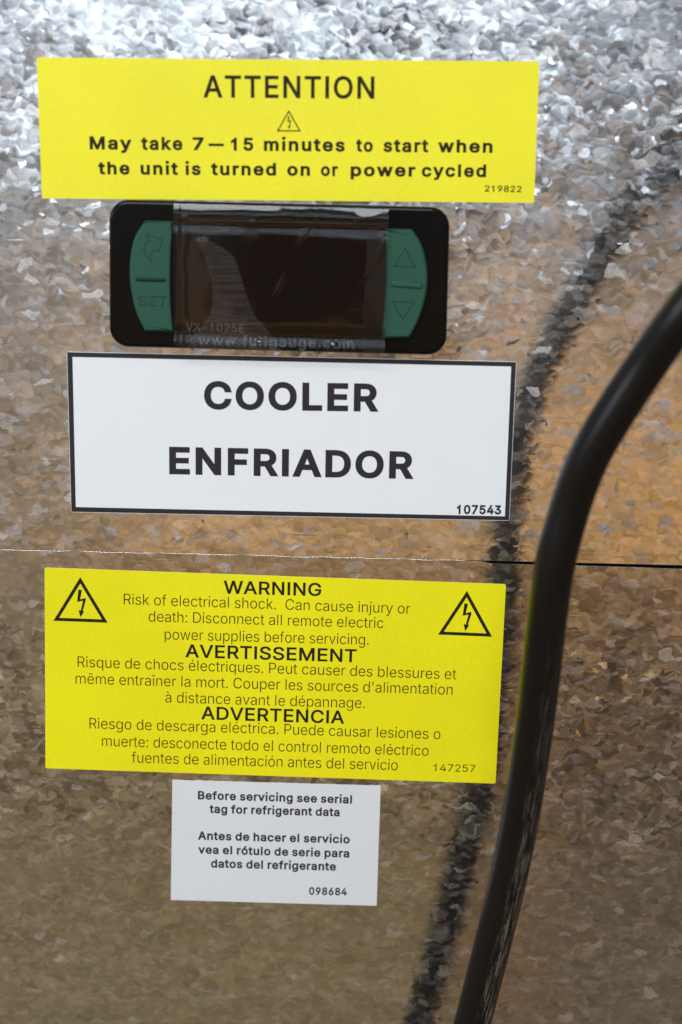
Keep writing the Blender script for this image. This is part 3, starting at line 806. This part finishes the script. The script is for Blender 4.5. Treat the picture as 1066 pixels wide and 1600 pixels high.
# refrigerant note
r = sticker('refrigerant_sticker', LOWER, [(269.6, 1218.6), (595, 1227.5), (588.7, 1414.8), (267.2, 1405.7)], WHT_B,
            'small white refrigerant data sticker, lowest of the stickers', 0.0002)
for s, x0, y0, x1, y1 in [('Before servicing see serial', 309.4, 1249, 550, 1255.7), ('tag for refrigerant data', 327.7, 1270.3, 530.6, 1275.6),
                          ('Antes de hacer el servicio', 309.4, 1312, 546.5, 1318), ('vea el rótulo de serie para', 309.8, 1333.7, 545.8, 1340),
                          ('datos del refrigerante', 329.7, 1355.5, 525, 1360.5)]:
    line(LOWER, s, x0, y0, x1, y1, 13.2, INK_W, r, 27, track=-2)
line(LOWER, '098684', 483, 1398, 542, 1399.3, 12, INK_W, r, 26, 'part_number')

# ------------------------------------------------------------------ digital controller
HB = 0.0032                                                    # bezel stands this far off the sheet
k = UPPER
bz = [k.uv(*q, HB) for q in [(170, 311.5), (703.5, 324), (697.5, 556), (171, 542)]]
ctl = empty('digital_controller', k.p(sum(bz, Vector((0, 0))) / 4, 0),
            'black digital temperature controller with green buttons between two stickers', 'controller')
slab('bezel', k, rounded(bz, 0.0042, 10), 0.0, HB, BEZEL, ctl, bevel=0.0009, seg=5)
wn = [k.uv(*q, HB) for q in [(284, 342), (597, 350), (592, 530), (283, 522)]]
slab('display_window', k, rounded(wn, 0.0012, 5), HB - 0.001, HB + 0.00012, GLASS, ctl, bevel=0.0001, seg=2)


def smooth_px(pts, sub=6):
    """Catmull-Rom through pixel points (open)"""
    out = []
    P = [Vector(p) for p in pts]
    for i in range(len(P) - 1):
        p0, p1, p2, p3 = P[max(i - 1, 0)], P[i], P[i + 1], P[min(i + 2, len(P) - 1)]
        for j in range(sub):
            t = j / sub
            out.append(0.5 * ((2 * p1) + (p2 - p0) * t + (2 * p0 - 5 * p1 + 4 * p2 - p3) * t * t + (3 * p1 - p0 - 3 * p2 + p3) * t ** 3))
    out.append(P[-1])
    return [tuple(v) for v in out]


BT = HB + 0.0011
lb_px = smooth_px([(271, 346), (267.5, 390), (266.5, 435), (267.5, 480), (271, 519.5)], 4) + \
        smooth_px([(227, 518.5), (212, 487), (203.5, 445), (203, 408), (210, 372), (226.5, 345.5)], 5)
lb = slab('button', k, rounded([k.uv(*q, BT) for q in lb_px], 0.00012, 1), HB - 0.0005, BT, GREEN, ctl, bevel=0.0005, seg=4)
rb_px = smooth_px([(640, 528), (653.5, 502), (664, 470), (668.5, 440), (666.5, 410), (658, 380), (644, 358.5)], 4) + \
        smooth_px([(602, 357.5), (603.5, 400), (603, 445), (600, 490), (596, 529.5)], 4)
rb = slab('button', k, rounded([k.uv(*q, BT) for q in rb_px], 0.00012, 1), HB - 0.0005, BT, GREEN, ctl, bevel=0.0005, seg=4)


def outline(nm, root, pts_px, w=1.3, mat=GREEN_SHADE, closed=True, h=BT + 0.00003):
    o = stroke_poly(nm, k, pts_px, w, mat, root, h, closed)
    o.name = nm
    return o


# embossed signs on the left key: turning arrow, bar, SET
outline('embossed_arrow_shade', lb, [(228.5, 366.5), (254.5, 374.5), (247.5, 393.5), (242.5, 389.5), (236.5, 396), (235, 404), (238, 412), (233, 406),
                               (226.5, 397), (225, 388), (229, 380), (235, 377.5)])
so = text_line('SET', k, [('SET', 216, 261)], (216, 477.5), (261, 479), 15.5, GREEN_SHADE, lb, 17, BT + 0.00003)
so.name = 'embossed_lettering'
si = text_line('SETi', k, [('SET', 217.5, 259.5)], (217.5, 476), (259.5, 477.5), 12.5, GREEN, lb, 3, BT + 0.00006)
si.name = 'embossed_lettering'


def ridge(nm, root, x0, y0, x1, y1, wpx, mat):
    a_, b_ = k.uv(x0, y0, BT), k.uv(x1, y1, BT)
    t = (b_ - a_).normalized()
    s = Vector((-t.y, t.x)) * (wpx * 0.000143 / 2)
    return slab(nm, k, rounded([a_ - s, b_ - s, b_ + s, a_ + s], wpx * 0.00006, 4), BT - 0.0002, BT + 0.00045, mat, root, bevel=0.0003, seg=3)


ridge('raised_bar', lb, 212, 436, 259, 437.5, 5, GREEN_SHADE)  # dark green paints the shadow line of this bar
ridge('raised_bar', rb, 611, 443, 660, 447, 8, GREEN)
outline('embossed_triangle_shade', rb, [(633, 388), (648.5, 417), (617, 416)])
outline('embossed_triangle_shade', rb, [(614, 471), (647, 472.5), (629, 499)])

# clear film left over the window: a thin sheet, bowed a little, with lifted edges
fc = [(271.5, 318), (608, 327.5), (601, 551), (272, 542)]
HF = BT + 0.00035
V, Fc = [], []
NX, NY = 150, 90
q = [k.uv(*p, HF) for p in fc]
for j in range(NY + 1):
    for i in range(NX + 1):
        u, v = i / NX, j / NY
        p2 = (q[0] * (1 - u) + q[1] * u) * (1 - v) + (q[3] * (1 - u) + q[2] * u) * v
        h = HF + 0.00022 * noise.noise(Vector((u * 3.1, v * 2.2, 4.2))) + 0.00004 * noise.noise(Vector((u * 11, v * 7, 1.7))) \
            - 0.00045 * max(0.0, 1 - v / 0.075) ** 1.6 * (1.0 if u < 0.5 else 0.75)  + 0.0005 * max(0, u - 0.9) * 10 * (0.4 + 0.6 * v) \
            - 0.0002 * math.exp(-((v - 0.14) / 0.04) ** 2) - 0.0003 * math.exp(-((v - 0.9) / 0.05) ** 2) + 0.0003 * math.exp(-(u / 0.04) ** 2)
        for cu, cv, ru, rv, hh_ in ((0.365, 0.12, 0.035, 0.022, 0.00022), (0.13, 0.26, 0.022, 0.02, 0.00016), (0.62, 0.16, 0.012, 0.07, 0.00008), (0.50, 0.55, 0.012, 0.10, 0.00005),
                                (0.90, 0.06, 0.04, 0.03, 0.00025), (0.05, 0.10, 0.012, 0.015, 0.0002), (0.40, 0.965, 0.012, 0.02, 0.00018), (0.75, 0.965, 0.012, 0.02, 0.00018), (0.96, 0.30, 0.01, 0.2, 0.0001)):
            h += hh_ * math.exp(-((u - cu + 0.35 * (v - cv)) / ru) ** 2 - ((v - cv) / rv) ** 2)
        h += 0.00003 * math.exp(-((v - 0.945) / 0.04) ** 2) * math.sin(u * 190)
        V.append(k.p(p2, h))
for j in range(NY):
    for i in range(NX):
        a_ = j * (NX + 1) + i
        Fc.append((a_, a_ + 1, a_ + NX + 2, a_ + NX + 1))
film = mesh('protective_film', V, Fc, FILM, ctl, True)
HT = HF + 0.0009
o = text_line('model', k, [('VX-1025E', 290, 382)], (290, 516.5), (382, 519.5), 13, FAINT, film, 10, HT)
o.name = 'faint_lettering'
o = text_line('web', k, [('www.fullgauge.com', 310, 553)], (310, 538.5), (553, 545), 16, FOIL, film, 10, HT, 40)
o.name = 'faint_lettering'
refl_l = smooth_px([(306, 375), (319, 400), (329, 432), (333, 466), (328, 492), (312, 512), (290, 545)], 5)
refl_r = smooth_px([(440, 548), (415, 512), (398, 492), (386, 462), (376, 430), (366, 402), (352, 390), (322, 372)], 5)
sp = [k.uv(*p, HT - 0.0001) for p in refl_l + refl_r]
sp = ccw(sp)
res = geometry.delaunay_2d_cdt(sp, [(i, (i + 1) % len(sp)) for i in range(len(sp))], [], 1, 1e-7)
s_ = mesh('flat_film_reflection', [k.p(p, HT - 0.0001) for p in res[0]], [tuple(f) for f in res[2]], FILM_REFLECTION, film)  # painted reflection: a pale streaky patch lying over the film
s_.name = 'painted_film_reflection'

# ------------------------------------------------------------------ black cable hanging in front of the sheets
CP = [(1330, 150, 58), (1209, 312, 57), (1130, 410, 56), (1066, 491, 55), (1012, 567, 51), (960, 646, 49), (919, 717, 47), (891, 792, 44.5), (867, 882, 43.5), (853, 982, 41),
      (841, 1090, 38), (830, 1170, 36), (811, 1291, 33), (783, 1422, 31), (738, 1600, 29.5), (690, 1780, 29), (640, 1960, 31), (580, 2150, 33)]
pts = [UPPER.at(x, y, d * MM) for x, y, d in CP]
fine_pts = []
for i in range(len(pts) - 1):
    p0, p1, p2, p3 = pts[max(i - 1, 0)], pts[i], pts[i + 1], pts[min(i + 2, len(pts) - 1)]
    for j in range(10):
        t = j / 10
        fine_pts.append(0.5 * ((2 * p1) + (p2 - p0) * t + (2 * p0 - 5 * p1 + 4 * p2 - p3) * t * t + (3 * p1 - p0 - 3 * p2 + p3) * t ** 3))
fine_pts.append(pts[-1])
for _ in range(12):
    fine_pts = [fine_pts[0]] + [(fine_pts[i - 1] + fine_pts[i] * 2 + fine_pts[i + 1]) / 4 for i in range(1, len(fine_pts) - 1)] + [fine_pts[-1]]
RAD = 0.00405
NS = 40
V, Fc, UVs = [], [], []
run_l = 0.0
for i, p in enumerate(fine_pts):
    t = (fine_pts[min(i + 1, len(fine_pts) - 1)] - fine_pts[max(i - 1, 0)]).normalized()
    if i:
        run_l += (p - fine_pts[i - 1]).length
    nn = (Vector((0, -1, 0)) - t * t.dot(Vector((0, -1, 0)))).normalized()     # towards the viewer
    bb = t.cross(nn)
    for j in range(NS + 1):
        a_ = 2 * math.pi * j / NS
        V.append(p + (bb * math.cos(a_) + nn * math.sin(a_)) * RAD)
        UVs.append((run_l, j / NS))
for i in range(len(fine_pts) - 1):
    for j in range(NS):
        a_ = i * (NS + 1) + j
        Fc.append((a_, a_ + 1, a_ + NS + 2, a_ + NS + 1))
Fc.append(tuple(range(NS)))
Fc.append(tuple(reversed(range(len(V) - NS - 1, len(V) - 1))))
cb = mesh('power_cable', V, Fc, RUBBER, None, True, UVs)
cb['label'] = 'thick black rubber cable curving down in front of the metal sheets'
cb['category'] = 'cable'
print('cable length', run_l)
